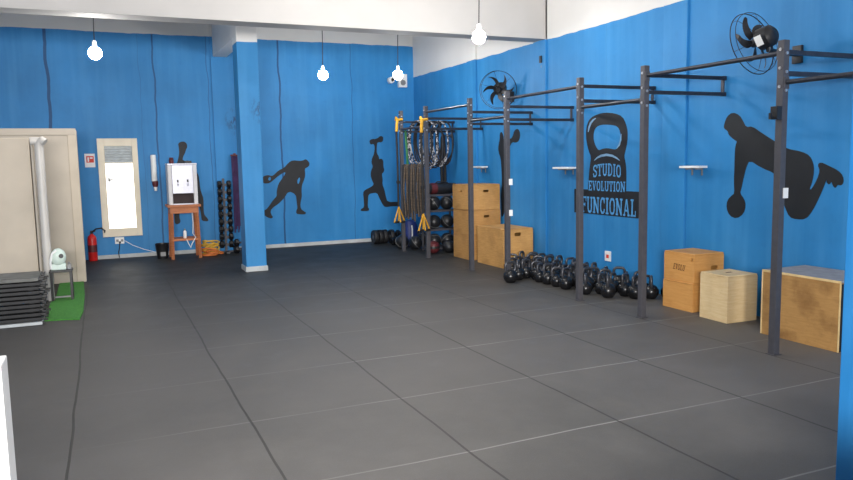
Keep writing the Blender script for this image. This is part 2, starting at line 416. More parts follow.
t = thing('cup_dispenser', 'white tubular cup dispenser with a reddish end on the back wall', 'dispenser', (.865, D, 1.16))
one('tube', lambda b: lathe(b, [(.045, .16), (.048, .17), (.046, .60), (.04, .62)], (0, -.06, 0), 18), 'white', t, True)
one('outlet_ring', lambda b: lathe(b, [(.035, .06), (.050, .10), (.050, .165)], (0.01, -.06, 0), 18), 'maroon', t, True)
one('cup', lambda b: lathe(b, [(.024, 0), (.034, .09)], (.012, -.06, -.01), 16), 'white', t, True)
one('bracket', lambda b: box(b, -.02, .02, -.02, 0, .2, .5, .003), 'white', t)
t = thing('power_outlet', 'white double power outlet under the window with a black plug', 'outlet', (.24, D, .305))
one('plate', lambda b: box(b, -.075, .075, -.02, 0, -.055, .06, .006), 'white', t)
for xx in (-.035, .04): one('socket', lambda b: box(b, xx-.02, xx+.02, -.024, -.0195, -.02, .022, .003), 'grey_hard', t)
one('plug', lambda b: box(b, -.015, .02, -.05, -.02, -.045, -.01, .004), 'black', t)
one('power_cord', lambda b: tube(b, [(0, -.045, -.03), (-.01, -.05, -.12), (-.03, -.05, -.2), (-.02, -.06, -.295)], .008, 6), 'cord', t, True)
tag(one('cable', lambda b: tube(b, [(.32, D-.012, .30), (.45, D-.012, .21), (.62, D-.012, .13), (.80, D-.03, .07), (.95, D-.03, .05)], .006, 6), 'white', None, True), 'thin white cable running down the wall from the outlet toward the bucket', 'cable')
t = thing('waste_bucket', 'small black bucket on the floor left of the wooden stand', 'bucket', (.90, 13.28, 0))
def f(b):
    lathe(b, [(.085, 0), (.115, .25), (.12, .26), (.108, .26), (.08, .015)], seg=22)
one('bucket', f, 'black', t, True)
one('bucket_label', lambda b: box(b, -.04, .045, -.108, -.10, .05, .12, 0, Matrix.Rotation(-.11, 3, 'X')), 'grey_hard', t)
# wooden stand with water cooler
t = thing('wooden_stand', 'tall reddish wooden stand with a lower shelf by the back wall', 'stand', (1.27, 13.2, 0))
for sx_ in (-1, 1):
    for sy_ in (-1, 1):
        one('leg', lambda b: tube(b, [(sx_*.225, sy_*.21, 0), (sx_*.205, sy_*.19, .80)], .026, 4), 'stand_wood', t)
one('stand_top', lambda b: box(b, -.27, .27, -.25, .25, .885, .925, .006), 'stand_wood', t)
one('apron', lambda b: (box(b, -.23, .23, -.215, -.19, .78, .885, .004), box(b, -.23, .23, .19, .215, .78, .885, .004), box(b, -.23, -.205, -.2, .2, .78, .885, .004), box(b, .205, .23, -.2, .2, .78, .885, .004)), 'stand_wood', t)
one('shelf', lambda b: box(b, -.215, .215, -.21, .21, .31, .345, .004), 'stand_wood', t)
t = thing('water_cooler', 'stainless and white water cooler with two taps on the wooden stand', 'water cooler', (1.27, 13.2, .925))
one('side_panel', lambda b: box(b, -.235, -.17, -.2, .2, .0, .69, .008), 'inox_side', t)
one('side_panel', lambda b: box(b, .17, .235, -.2, .2, .0, .69, .008), 'inox_side', t)
one('front_panel', lambda b: (box(b, -.17, .17, -.205, .19, .19, .67, .006), box(b, -.17, .17, -.20, -.15, 0, .02, .003)), 'inox', t)
one('drip_recess', lambda b: box(b, -.16, .165, -.13, .19, .0, .19), 'dark_recess', t)
one('top_cover', lambda b: box(b, -.24, .24, -.21, .2, .67, .70, .008), 'inox', t)
for xx in (-.085, .075):
    q = one('tap', lambda b: (cyl(b, (xx, -.205, .37), (xx, -.26, .37), .013), cyl(b, (xx, -.25, .385), (xx, -.25, .32), .011)), 'inox', t, True)
    one('tap_lever', lambda b: box(b, xx-.012, xx+.012, -.262, -.24, .38, .425, .003), 'black', q)
tag(one('jar', lambda b: lathe(b, [(.035, 0), (.04, .01), (.04, .06), (.03, .075), (.034, .08), (.034, .10)], (1.12, 13.2, 1.625), 16), 'maroon', None, True), 'small reddish jar on top of the water cooler, left side', 'jar')
tag(one('case', lambda b: (box(b, 1.33, 1.44, 13.10, 13.2, 1.626, 1.665, .006), box(b, 1.335, 1.435, 13.098, 13.101, 1.643, 1.648)), 'black'), 'small black case lying on top of the water cooler', 'case')
t = thing('water_bottle', 'small white bottle on the lower shelf of the wooden stand', 'bottle', (1.27, 13.12, .345))
one('bottle', lambda b: lathe(b, [(.026, 0), (.028, .01), (.028, .11), (.012, .135)], seg=14), 'white', t, True)
one('cap', lambda b: lathe(b, [(.013, .133), (.013, .16)], seg=12), 'grey_hard', t, True)
tag(one('water_hose', lambda b: tube(b, [(1.40, 13.1, .93-.055), (1.41, 13.08, .6), (1.40, 13.1, .42), (1.43, 13.0, .36), (1.36, 12.965, .25), (1.34, 12.96, .19), (1.31, 12.965, .25), (1.28, 12.965, .33)], .008, 8), 'white', None, True), 'thin white hose hanging below the water cooler', 'hose')
# hoses on the floor
def coil(loops, c):
    def f(b):
        for k in range(loops):
            cx, cy = c[0]+random.uniform(-.05, .05), c[1]+random.uniform(-.04, .04)
            rx, ry = random.uniform(.12, .17), random.uniform(.08, .14); ti = random.uniform(-.15, .25); ph = random.uniform(0, 6)
            z0 = .02+k*.022
            tube(b, [(cx+rx*math.cos(a), cy+ry*math.sin(a), max(.018, z0+ti*.25*(1+math.sin(a+ph)))) for a in [2*PI*i/28 for i in range(28)]], .013, 8, closed=True)
    return f
tag(one('hose_coil', coil(8, (1.715, 13.48)), 'hose_yellow', None, True), 'loose coil of yellow hose on the floor beside the wooden stand', 'hose')
tag(one('hose_coil', coil(4, (1.715, 13.22)), 'hose_orange', None, True), 'thin orange hose coiled in front of the yellow hose', 'hose')

# dumbbells and tower
def make_dumbbell(name, label, loc, L=.24, r=.067, group=None):
    t = thing(name, label, 'dumbbell', loc, 0, group)
    one('handle', lambda b: cyl(b, (-L/2+.06, 0, 0), (L/2-.06, 0, 0), .016, 10), 'cast_handle', t, True)
    for s in (-1, 1):
        one('head', lambda b: lathe(b, [(r*.75, min(s*(L/2-.075), s*L/2)), (r, min(s*(L/2-.075), s*L/2)+.012), (r, max(s*(L/2-.075), s*L/2)-.012), (r*.75, max(s*(L/2-.075), s*L/2))], (0, 0, 0), 8, 'x'), 'cast', t)
    return t
TW = (2.02, 13.50)
t = thing('dumbbell_tower', 'slim dark vertical tower rack holding dumbbells left of the blue column', 'rack', (TW[0], TW[1], 0))
one('post', lambda b: box(b, -.02, .02, .06, .10, .02, 1.34, .003), 'steel', t)
one('base', lambda b: (box(b, -.13, .13, .05, .11, 0, .025, .003), box(b, -.03, .03, -.16, .11, 0, .025, .003)), 'steel', t)
ND = 9; zs = [.155+k*.135 for k in range(ND)]
for z_ in zs: one('peg', lambda b: (box(b, -.028, .028, -.06, .065, z_-.030, z_-.018, .002), box(b, -.028, .028, -.066, -.056, z_-.03, z_-.004, .002)), 'steel', t)
ORD = ['lowest', 'second lowest', 'third from the bottom', 'fourth from the bottom', 'middle', 'fourth from the top', 'third from the top', 'second from the top', 'topmost']
d0 = None
for k, z_ in enumerate(zs):
    lab = 'black dumbbell on the tower rack, %s' % ORD[k]
    if d0 is None: d0 = make_dumbbell('dumbbell', lab, (TW[0], TW[1], z_), group='dumbbells on the tower rack')
    else: dup(d0, (TW[0], TW[1], z_), 0, lab, 'dumbbells on the tower rack')
for k, (x_, y_, z_) in enumerate([(2.24, 13.40, .068), (2.24, 13.255, .068), (2.25, 13.33, .188)]):
    dup(d0, (x_, y_, z_), PI/2*0+.05*k, 'black dumbbell on the floor between tower rack and column, %s' % ['rear one', 'front one', 'laid on top of two others'][k], 'dumbbells on the floor by the column')
t = thing('hanging_band', 'long dark purple rubber bands hanging on the wall behind the column', 'resistance band', (2.262, D-.10, 0))
def f(b):
    for k in range(6):
        xx = -.06+k*.022; 
        tube(b, [(xx, -.02+.01*(k % 2), 1.74), (xx+.008, -.03, 1.2), (xx+.01*math.sin(k), -.025+.012*(k % 3), .34+.06*(k % 3))], .012, 8)
one('band', f, 'purple', t, True)
one('hook', lambda b: (box(b, -.08, .07, -.05, .0, 1.735, 1.765, .004), box(b, -.02, .02, -.005, .064, 1.70, 1.79, .002)), 'maroon', t)

# camera and round device on the back wall, dark sensor on right wall
t = thing('emergency_light', 'white boxy emergency light in the far corner under the ceiling bulb', 'light', (5.62, D, 3.17))
one('housing', lambda b: box(b, -.09, .09, -.08, 0, -.12, .14, .012), 'white', t)
one('lens', lambda b: lathe(b, [(.05, -.095), (.055, -.078)], (.0, 0, -.03), 16, 'y'), 'grey_hard', t, True)
t = thing('security_camera', 'small white round security camera beside the emergency light', 'camera', (5.38, D, 3.18))
one('camera_body', lambda b: (lathe(b, [(.02, -.16), (.062, -.15), (.062, -.05), (.04, -.03)], (-.03, 0, 0), 18, 'y'), cyl(b, (-.03, -.06, 0), (.05, 0, .0), .018)), 'white', t, True)
one('camera_lens', lambda b: lathe(b, [(.03, -.168), (.033, -.155)], (-.015, 0, 0), 14, 'y'), 'black', t, True)
q = onX(543, 63)
t = thing('wall_sensor', 'small black device high on the right wall under the beam', 'sensor', (W, q.y, q.z))
one('sensor_body', lambda b: box(b, -.05, 0, -.022, .03, 0, .10, .008), 'black', t)
one('sensor_foot', lambda b: box(b, -.03, 0, -.012, .012, -.07, -.03, .004), 'grey_hard', t)

# ------------------------------------------------------------------ wall paintings
def mural(name, label, pts, sc, off, wall, k=1, holes=()):
    def to3(px, py):
        if wall == 'R': q_ = onX(px, py); return (W-.001, q_.y, q_.z)
        q_ = onY(px, py); return (q_.x, D-.001, q_.z)
    cv = lambda L: smooth_loop([(a/sc+off[0], b/sc+off[1]) for a, b in L], k)
    bm = BM(); poly_prism(bm, [cv(pts)]+[cv(h) for h in holes], to3, (-1, 0, 0) if wall == 'R' else (0, -1, 0), .003)
    return tag(obj(name, bm, 'mural'), label, 'wall painting', 'black athlete silhouettes painted on the walls')
mural('painted_silhouette', 'black painted athlete swinging a kettlebell behind, right of the blue column', [(345,75),(350,95),(335,112),(318,118),(322,160),(315,190),(300,225),(298,260),(300,300),(290,340),(292,375),(310,390),(328,400),(322,411),(300,413),(263,409),(264,385),(272,375),(266,330),(262,285),(215,262),(185,310),(150,345),(118,365),(98,390),(105,415),(116,430),(105,439),(80,432),(51,412),(57,388),(75,378),(95,350),(120,315),(140,295),(138,262),(150,215),(172,185),(195,150),(190,140),(150,165),(115,195),(95,211),(62,216),(47,205),(44,180),(55,167),(85,159),(100,165),(115,165),(150,130),(185,115),(215,80),(240,65),(290,70),(310,65),(325,57)], 6.4, (255, 150), 'B', 1,
      [[(268,200),(283,172),(291,186),(276,224)], [(82,190),(92,170),(103,178),(98,198)]])
mural('painted_silhouette', 'black painted athlete in a lunge lifting a dumbbell overhead on the back wall', [(92,78),(98,70),(112,66),(118,68),(135,62),(140,55),(152,52),(160,60),(158,78),(148,84),(138,82),(130,86),(128,110),(128,135),(138,150),(140,165),(150,160),(160,170),(160,200),(165,215),(160,228),(152,235),(157,260),(155,285),(165,310),(172,345),(180,370),(230,368),(238,372),(236,390),(200,390),(170,395),(158,385),(140,350),(130,325),(100,328),(88,335),(86,365),(85,395),(92,402),(90,413),(50,414),(52,403),(68,395),(66,360),(62,325),(70,312),(100,298),(115,285),(105,265),(98,240),(102,215),(110,200),(102,180),(105,160),(113,145),(118,120),(118,100),(112,90),(98,95)], 4.8, (350, 125), 'B')
mural('painted_silhouette', 'black painted athlete with a raised fist half hidden behind the water cooler', [(45,20),(60,10),(80,8),(95,20),(98,40),(90,55),(85,75),(75,90),(70,118),(110,115),(125,130),(150,180),(162,200),(166,230),(170,270),(178,300),(190,330),(190,400),(195,425),(215,445),(217,460),(180,457),(178,440),(172,400),(162,365),(120,340),(75,360),(58,390),(52,430),(62,468),(30,480),(24,440),(25,400),(15,330),(20,250),(30,150),(45,115),(52,75),(50,45)], 5.65, (170, 140), 'B')
mural('painted_silhouette', 'black painted athlete on hands and knees, largest figure on the right wall', [(165,85),(175,60),(195,45),(220,55),(235,80),(245,100),(268,97),(300,120),(355,155),(395,180),(450,190),(480,205),(494,235),(496,262),(490,300),(478,332),(488,328),(508,292),(518,260),(509,240),(520,229),(545,240),(585,260),(603,280),(606,305),(595,317),(583,312),(575,327),(565,316),(561,300),(552,314),(541,303),(545,285),(530,325),(515,360),(490,410),(465,441),(430,441),(405,433),(390,400),(380,370),(370,300),(350,270),(300,250),(258,222),(245,250),(235,290),(228,325),(222,345),(238,365),(244,390),(236,420),(210,439),(184,428),(172,400),(175,370),(192,352),(202,345),(200,300),(202,250),(203,200),(205,170),(212,152),(205,150),(195,142),(180,128),(178,115),(162,105)], 3.694, (680, 100), 'R')
mural('painted_silhouette', 'black painted standing athlete with a dumbbell, behind a rack post by the wooden boxes', [(128,45),(145,36),(155,60),(150,90),(135,100),(120,95),(108,115),(105,130),(100,180),(102,230),(100,300),(95,330),(90,380),(80,420),(72,422),(72,380),(70,320),(75,270),(72,210),(70,170),(58,135),(60,105),(65,85),(65,60),(72,50),(80,65),(82,90),(95,70),(110,85),(122,72)], 4.36, (485, 120), 'R')

# painted kettlebell emblem with lettering
P0 = onX(607, 190)
root = thing('painted_emblem', 'black kettlebell emblem painted on the right wall with STUDIO EVOLUTION FUNCIONAL lettering', 'wall painting', (W, 0, 0))
def T4(a, b): q_ = onX(a/4+575, b/4+105); return (-.001, q_.y, q_.z)
outer = [(53,365),(53,330),(55,300),(58,260),(62,230),(65,207),(56,185),(47,150),(44,110),(49,75),(64,50),(90,37),(120,30),(160,33),(190,45),(205,75),(212,110),(210,150),(202,185),(197,205),(203,230),(206,260),(206,300),(204,365)]
hole = [(75,115),(80,95),(95,82),(120,78),(150,80),(170,85),(182,105),(183,140),(178,165),(165,178),(150,176),(130,172),(110,175),(95,182),(83,165),(75,140)]
bm = BM(); poly_prism(bm, [smooth_loop(outer, 1), smooth_loop(hole, 1)], T4, (-1, 0, 0), .003); obj('kettlebell_shape', bm, 'mural', root)
zt, zb = 1.175, .855
bm = BM(); box(bm, -.005, -.001, onX(640, 200).y, onX(574.6, 200).y, zb, zt); obj('banner', bm, 'mural', root)
def strip2(bm, pts, w, to3, th):
    N = len(pts); L = []; R = []
    for i in range(N):
        a = pts[max(0, i-1)]; c_ = pts[min(N-1, i+1)]
        dx, dy = c_[0]-a[0], c_[1]-a[1]; l = math.hypot(dx, dy) or 1
        ww = w[i] if isinstance(w, (list, tuple)) else w
        nx, ny = -dy/l*ww/2, dx/l*ww/2
        L.append((pts[i][0]+nx, pts[i][1]+ny)); R.append((pts[i][0]-nx, pts[i][1]-ny))
    for i in range(N-1):
        poly_prism(bm, [[L[i], L[i+1], R[i+1], R[i]]], to3, (-1, 0, 0), th)
def T5(a, b): q_ = onX(a/4+575, b/4+105); return (-.0042, q_.y, q_.z)
bm = BM(); strip2(bm, [(54,108),(57,90),(64,72),(74,60),(84,53)], [3, 6, 7, 6, 3], T5, .0015)
obj('highlight', bm, 'mural_hi', root, label='pale stroke on the handle left side'); bm = BM(); strip2(bm, [(168,174),(178,160),(184,140),(186,115)], [2, 6, 5, 2], T5, .0015)
obj('highlight', bm, 'mural_hi', root, label='thin pale stroke inside the handle'); bm = BM(); strip2(bm, [(78,222),(90,211),(106,203),(128,199),(150,203),(166,211),(180,222)], [2, 6, 9, 10, 9, 6, 2], T5, .0015)
obj('highlight', bm, 'mural_hi', root, label='pale arc on the bell')
def glyph(ch):
    """slab serif strokes in a 0..w x 0..1 cell: (points, width) strips"""
    s, t_ = .17, .11
    bar = lambda x0, x1, y: ([(x0, y), (x1, y)], t_)
    st = lambda x, y0=0., y1=1.: ([(x, y0), (x, y1)], s)
    G = {
     'S': (.66, [([(.58,.72),(.56,.86),(.44,.94),(.24,.94),(.11,.84),(.10,.70),(.20,.58),(.44,.46),(.56,.35),(.56,.18),(.44,.06),(.22,.06),(.10,.15),(.08,.30)], .15), ([(.58,.66),(.58,.98)], .08), ([(.08,.02),(.08,.34)], .08)]),
     'T': (.72, [st(.36), bar(.0, .72, .945), ([(.05,.70),(.05,1)], .1), ([(.67,.70),(.67,1)], .1), bar(.18, .54, .055)]),
     'U': (.78, [([(.16,1),(.16,.30),(.22,.13),(.34,.06),(.46,.06),(.58,.13),(.62,.30),(.62,1)], .15), bar(.0, .32, .945), bar(.48, .78, .945)]),
     'D': (.76, [st(.18), ([(.05,.945),(.38,.945),(.56,.84),(.63,.65),(.63,.35),(.56,.16),(.38,.055),(.05,.055)], .14)]),
     'I': (.40, [st(.20), bar(.02, .38, .945), bar(.02, .38, .055)]),
     'O': (.76, [([(.38,.94),(.22,.90),(.12,.72),(.11,.5),(.12,.28),(.22,.10),(.38,.06),(.54,.10),(.64,.28),(.65,.5),(.64,.72),(.54,.90),(.38,.94)], .15)]),
     'E': (.68, [st(.18), bar(.02, .62, .945), bar(.02, .62, .055), bar(.18, .46, .5), ([(.60,.72),(.60,1)], .09), ([(.60,0),(.60,.28)], .09), ([(.46,.38),(.46,.62)], .08)]),
     'V': (.78, [([(.14,1),(.39,.04)], .16), ([(.64,1),(.39,.04)], .12), bar(.0, .32, .945), bar(.48, .78, .945)]),
     'L': (.66, [st(.20), bar(.02, .62, .055), bar(.02, .38, .945), ([(.59,0),(.59,.34)], .1)]),
     'N': (.84, [st(.16), ([(.68,0),(.68,1)], .13), ([(.14,.97),(.68,.05)], .17), bar(.0, .30, .055), bar(.52, .84, .945), bar(.0, .2, .945)]),
     'F': (.66, [st(.18), bar(.02, .62, .945), bar(.18, .46, .5), bar(.02, .36, .055), ([(.60,.70),(.60,1)], .09), ([(.46,.38),(.46,.62)], .08)]),
     'C': (.70, [([(.60,.70),(.56,.86),(.44,.94),(.26,.92),(.14,.75),(.11,.5),(.14,.25),(.26,.08),(.44,.06),(.56,.14),(.62,.30)], .15), ([(.61,.64),(.61,.98)], .08)]),
     'A': (.82, [([(.14,.0),(.40,.98)], .12), ([(.68,.0),(.42,.98)], .16), bar(.25, .58, .32), bar(.0, .28, .055), bar(.54, .82, .055)]),
    }
    return G[ch]
def word(text, origin, ux, uz, width, height, nrm, name, mat, parent, th=.0015, slant=0, arc=0):
    gl = [glyph(c_) for c_ in text]; gap = .07
    tot = sum(g_[0] for g_ in gl)+gap*(len(gl)-1); k = width/tot
    bm = BM(); cx = 0
    o_ = Vector(origin); ux = Vector(ux); uz = Vector(uz)
    for w_, strokes in gl:
        for i, (pts, sw) in enumerate(strokes):
            def to3(a, b, cx=cx):
                xx = (cx+a)*k; tt = xx/width*2-1
                return o_ + ux*(xx+slant*b*height) + uz*(b*height + arc*(1-tt*tt))
            N = len(pts); L = []; R = []
            for i2 in range(N):
                a_ = pts[max(0, i2-1)]; c2 = pts[min(N-1, i2+1)]
                dx, dy = c2[0]-a_[0], c2[1]-a_[1]; l = math.hypot(dx, dy) or 1
                L.append((pts[i2][0]-dy/l*sw/2, pts[i2][1]+dx/l*sw/2)); R.append((pts[i2][0]+dy/l*sw/2, pts[i2][1]-dx/l*sw/2))
            for i2 in range(N-1):
                vs = [bm.verts.new(to3(*q_)+Vector(nrm)*th*(1+.03*i)) for q_ in (L[i2], L[i2+1], R[i2+1], R[i2])]
                bm.faces.new(vs)
        cx += w_+gap
    return obj(name, bm, mat, parent)
def wbox(x0, x1, yt, yb):
    a = onX(x0, (yt+yb)/2); b = onX(x1, (yt+yb)/2); m_ = (x0+x1)/2
    return a.y, b.y, onX(m_, yb).z, onX(m_, yt).z
for text, bx_, arc in (('STUDIO', (593.5, 621.5, 163.5, 177.8), .025), ('EVOLUTION', (589.0, 625.6, 181.2, 191.2), 0), ('FUNCIONAL', (582.2, 636.5, 197.8, 214.5), 0)):
    y0, y1, z0, z1 = wbox(*bx_)
    word(text, (-.0052, y0, z0), (0, -1, 0), (0, 0, 1), y0-y1, z1-z0-arc, (-1, 0, 0), 'lettering', 'mural_letter', root, arc=arc).__setitem__('label', 'blue slab lettering reading %s' % text)

# ------------------------------------------------------------------ right wall fittings
t = thing('power_outlet', 'white power outlet low on the right wall above the kettlebells', 'outlet', (W, 7.53, .335))
one('plate', lambda b: box(b, -.012, 0, -.06, .06, -.065, .065, .005), 'white', t)
one('socket', lambda b: box(b, -.016, -.0125, -.025, .025, -.025, .02, .003), 'red_paper', t)
for k, (px0, px1, py) in enumerate(((679, 709, 167), (552.5, 577, 168), (473, 489, 167))):
    a = onX(px0, py, W-.16); b_ = onX(px1, py, W-.01); ym = (a.y+b_.y)/2; h_ = abs(a.y-b_.y)/2
    t = thing('wall_shelf', ['narrow white wall shelf right of the kettlebell emblem', 'narrow white wall shelf left of the kettlebell emblem', 'narrow white wall shelf above the stacked wooden boxes'][k], 'shelf', (W, ym, a.z), 0, 'white wall shelves on the right wall')
    one('board', lambda b: box(b, -.16, -.002 if k == 1 else -.031, -h_, h_, -.012, .012, .003), 'white', t)
    for yy in (-h_*.5, h_*.5): one('bracket', lambda b: (box(b, -.13, -.002 if k == 1 else -.031, yy-.006, yy+.006, -.028, -.012), box(b, -.016 if k == 1 else -.045, -.002 if k == 1 else -.031, yy-.006, yy+.006, -.09, -.012)), 'grey_hard', t)

# fans
def make_fan(label, c, n_, r, spin):
    c = Vector(c); n_ = n_.normalized()
    t = thing('wall_fan', label, 'fan', c, 0, 'black wall fans')
    u = Vector((0, 0, 1)); u = (u-n_*u.dot(n_)).normalized(); v = n_.cross(u)
    P = lambda a, rr, h=0: u*(rr*math.cos(a))+v*(rr*math.sin(a))+n_*h
    def f(b):
        tube(b, [P(2*PI*i/48, r, 0) for i in range(48)], .0045, 6, closed=True)
        tube(b, [P(2*PI*i/40, r*.97, -.05) for i in range(40)], .003, 6, closed=True)
        for k in range(6):
            a = 2*PI*k/6+.2; tube(b, [P(a, r, 0), P(a, r*.97, -.05), P(a, r*.6, -.085), P(a, .075, -.09)], .0022, 5)
    one('guard', f, 'black', t, True)
    def f(b):
        for k in range(6):
            a0 = 2*PI*k/6+spin; L = []; R = []
            for i in range(9):
                q_ = i/8; rr = .05+(r*.86-.05)*q_; aa = a0+.55*q_*q_
                wd = .020+.050*math.sin(PI*min(1, q_*.9+.1))*(1-.45*q_)
                d = v*(-math.sin(aa)*0)+(u*(-math.sin(aa))+v*math.cos(aa))
                L.append(P(aa, rr, -.035)-d*wd*.5+n_*.012); R.append(P(aa, rr, -.035)+d*wd*.5-n_*.012)
            R[-1] = L[-1]*.6+R[-1]*.4; L[-1] = L[-1]*.9+R[-1]*.1
            lv = [[b.verts.new(x_+n_*s) for x_ in S] for S in (L, R) for s in (.003, -.003)]
            for i in range(8):
                for A, B in ((0, 2), (2, 3), (3, 1), (1, 0)): b.faces.new((lv[A][i], lv[A][i+1], lv[B][i+1], lv[B][i]))
    one('blade', f, 'black', t)
    def cy(b, h0, h1, r0, r1): tube(b, [n_*h0, n_*((h0+h1)/2), n_*h1], r0, 18, rs=[r0, (r0+r1)/2*1.03, r1])
    one('hub', lambda b: cy(b, -.07, .0, .05, .035), 'black', t, True)
    one('motor', lambda b: (cy(b, -.09, -.20, .098, .092), cy(b, -.20, -.235, .092, .05)), 'black', t, True)
    st = -n_*.17 + Vector((0, 0, -.04)); wallp = Vector((W-c.x, 0 + st.y*.6, st.z-.09))
    one('bracket', lambda b: (tube(b, [st, st+Vector((0, 0, -.08)), wallp+Vector((-.06, 0, 0)), wallp+Vector((-.03, 0, 0))], .02, 8), box(b, wallp.x-.03, wallp.x-.001, wallp.y-.05, wallp.y+.05, wallp.z-.08, wallp.z+.08, .006)), 'black', t, True)
    return t, u, v, n_
d = ray(748, 46).normalized()
rp = (RT-d*RT.dot(d)).normalized(); up_ = rp.cross(d).normalized()
nn = d*.55 + (rp*-.89 + up_*-.46)*.83
c2 = onX(752, 44, 5.40)
t, u, v, n_ = make_fan('large black wall fan turned sideways near the entrance pillar, above the kneeling figure', c2, nn, .282, .25)
bm = BM()
dcam = (-d - n_*(-d).dot(n_)).normalized(); w_ = n_.cross(dcam)
q = [dcam*.1015 - n_*.10 + w_*.045, dcam*.1015 - n_*.10 - w_*.045, dcam*.1015 - n_*.165 - w_*.045, dcam*.1015 - n_*.165 + w_*.045]
vs = [bm.verts.new(x_) for x_ in q]+[bm.verts.new(x_-dcam*.006) for x_ in q]
for f_ in ((0, 1, 2, 3), (7, 6, 5, 4), (0, 4, 5, 1), (1, 5, 6, 2), (2, 6, 7, 3), (3, 7, 4, 0)): bm.faces.new([vs[i] for i in f_])
obj('rating_label', bm, 'white', t, label='white sticker on the motor')
d = ray(498, 90).normalized()
make_fan('black wall fan facing the room, farther along the right wall', onX(498, 90, 5.58), -d*.93 + (RT*-.8+UP*-.5)*.30, .285, .1)

# ------------------------------------------------------------------ pull-up rig
PX = 4.84; PY = [3.06, 4.105, 5.67, 6.71, 8.295, 9.325, 10.865, 11.93]; PH = 2.46
rig = thing('pull_up_rig', 'long dark steel pull up rig bolted along the right wall', 'pull up rig', (PX, PY[0], 0))
L = lambda y: y-PY[0]
for i, y in enumerate(PY):
    one('post', lambda b: (box(b, -.03, .03, L(y)-.03, L(y)+.03, .006, PH, .004)), 'steel', rig)
    one('foot_plate', lambda b: box(b, -.042, .042, L(y)-.042, L(y)+.042, 0, .006, .002), 'steel', rig)
    zu, zl = (2.37, 2.21) if i <= 3 else (2.265, 2.10)
    one('wall_arm', lambda b: (box(b, .029, W-PX-.035, L(y)-.018, L(y)+.018, zu-.018, zu+.018, .003)), 'steel_bar', rig)
    one('wall_arm', lambda b: (box(b, .029, W-PX-.035, L(y)-.018, L(y)+.018, zl-.018, zl+.018, .003)), 'steel_bar', rig)
    one('end_plate', lambda b: (box(b, W-PX-.043, W-PX-.031, L(y)-.02, L(y)+.02, zl-.022, zu+.022, .002), box(b, W-PX-.032, W-PX-.001, L(y)-.015, L(y)+.015, zl-.02, zl+.02), box(b, W-PX-.032, W-PX-.001, L(y)-.015, L(y)+.015, zu-.02, zu+.02)), 'steel_bar', rig)
    for z_ in (2.39, 2.25, 2.11):
        one('bolt', lambda b: lathe(b, [(.012, -.038), (.012, -.029)], (0, L(y), z_), 8, 'x'), 'bolt', rig)
        one('bolt', lambda b: lathe(b, [(.012, -.038), (.012, -.0285)], (0, L(y), z_-.03), 8, 'y'), 'bolt', rig)
for i in range(len(PY)-1):
    zz = 2.365 if i % 2 == 1 else 2.14
    one('pull_up_bar', lambda b: (tube(b, [(0, L(PY[i])+.029, zz), (0, L(PY[i+1])-.029, zz)], .019, 12)), 'steel_bar', rig, True)
    for yy in (L(PY[i])+.036, L(PY[i+1])-.036): one('gusset', lambda b: box(b, -.025, .025, yy-.006, yy+.006, zz-.05, zz+.04, .002), 'steel', rig)
one('storage_bar', lambda b: tube(b, [(0, L(PY[6])+.034, 1.50), (0, L(PY[7])-.034, 1.50)], .016, 10), 'steel_bar', rig, True)
def hook(b, y, z_):
    box(b, -.085, -.0302, L(y)-.032, L(y)+.032, z_-.05, z_+.05, .004); box(b, -.12, -.085, L(y)-.012, L(y)+.012, z_-.05, z_-.03, .002); box(b, -.125, -.11, L(y)-.012, L(y)+.012, z_-.05, z_, .002)
one('bar_hook', lambda b: hook(b, PY[1], 1.91), 'black', rig)
def sticker(px, py, i):
    q_ = onY(px, py, PY[i]-.036)
    one('sticker', lambda b: box(b, .0302, .034, L(PY[i])-.03, L(PY[i])+.03, q_.z-.035, q_.z+.035), 'white', rig, label='white sticker on the post')
    one('sticker_tab', lambda b: box(b, .008, .06, L(PY[i])-.036, L(PY[i])-.0304, q_.z-.04, q_.z+.04), 'white', rig, label='white tag on the post')
sticker(787, 193, 1); sticker(510, 182, 4); sticker(510, 213, 4)

# suspension trainers, bands, ropes
def make_trainer(label, loc):
    t = thing('suspension_trainer', label, 'suspension trainer', loc, 0, 'yellow suspension trainers on the rig')
    one('anchor_strap', lambda b: (tube(b, [(-.045, -.045, 2.30), (-.05, .0, 2.345), (-.045, .045, 2.31), (.045, .045, 2.31), (.045, -.045, 2.31), (-.045, -.045, 2.30)], .02, 6), tube(b, [(-.045, -.045, 2.30), (-.062, -.06, 2.22), (-.068, -.06, 2.10)], .026, 6)), 'yellow', t, True)
    one('webbing', lambda b: (tube(b, [(-.07, -.05, 2.12), (-.062, -.055, 1.6), (-.06, -.05, .80)], .017, 6), box(b, -.085, -.035, -.085, -.03, 1.2, 1.25, .004)), 'webbing', t, True)
    for k, xx in enumerate((-.115, .0)):
        h = one('handle', lambda b: tube(b, [(-.06, -.055, .80), (xx-.045, -.09, .53), (xx+.055, -.04, .53)], .0145, 6, closed=True), 'yellow', t, True)
        one('grip', lambda b: cyl(b, (xx-.04, -.088, .53), (xx+.05, -.042, .53), .021, 10), 'webbing', h, True)
    return t
t = make_trainer('yellow and black suspension trainer on the farthest rig post', (PX-.04, PY[7], 0))
dup(t, (PX-.04, PY[6]-.0, -.06), 0, 'yellow and black suspension trainer on the rig post beside the rope coils')
t = thing('resistance_band', 'green rubber band hanging from the farthest rig post', 'resistance band', (PX+.075, PY[7]-.03, 0))
one('band', lambda b: (tube(b, [(-.015, 0, 2.08), (0, -.02, 1.7), (.02, -.01, 1.25), (.035, 0, 1.22), (.045, .01, 1.28), (.03, .02, 1.7), (.015, .02, 2.08)], .014, 6),), 'green_band', t, True)
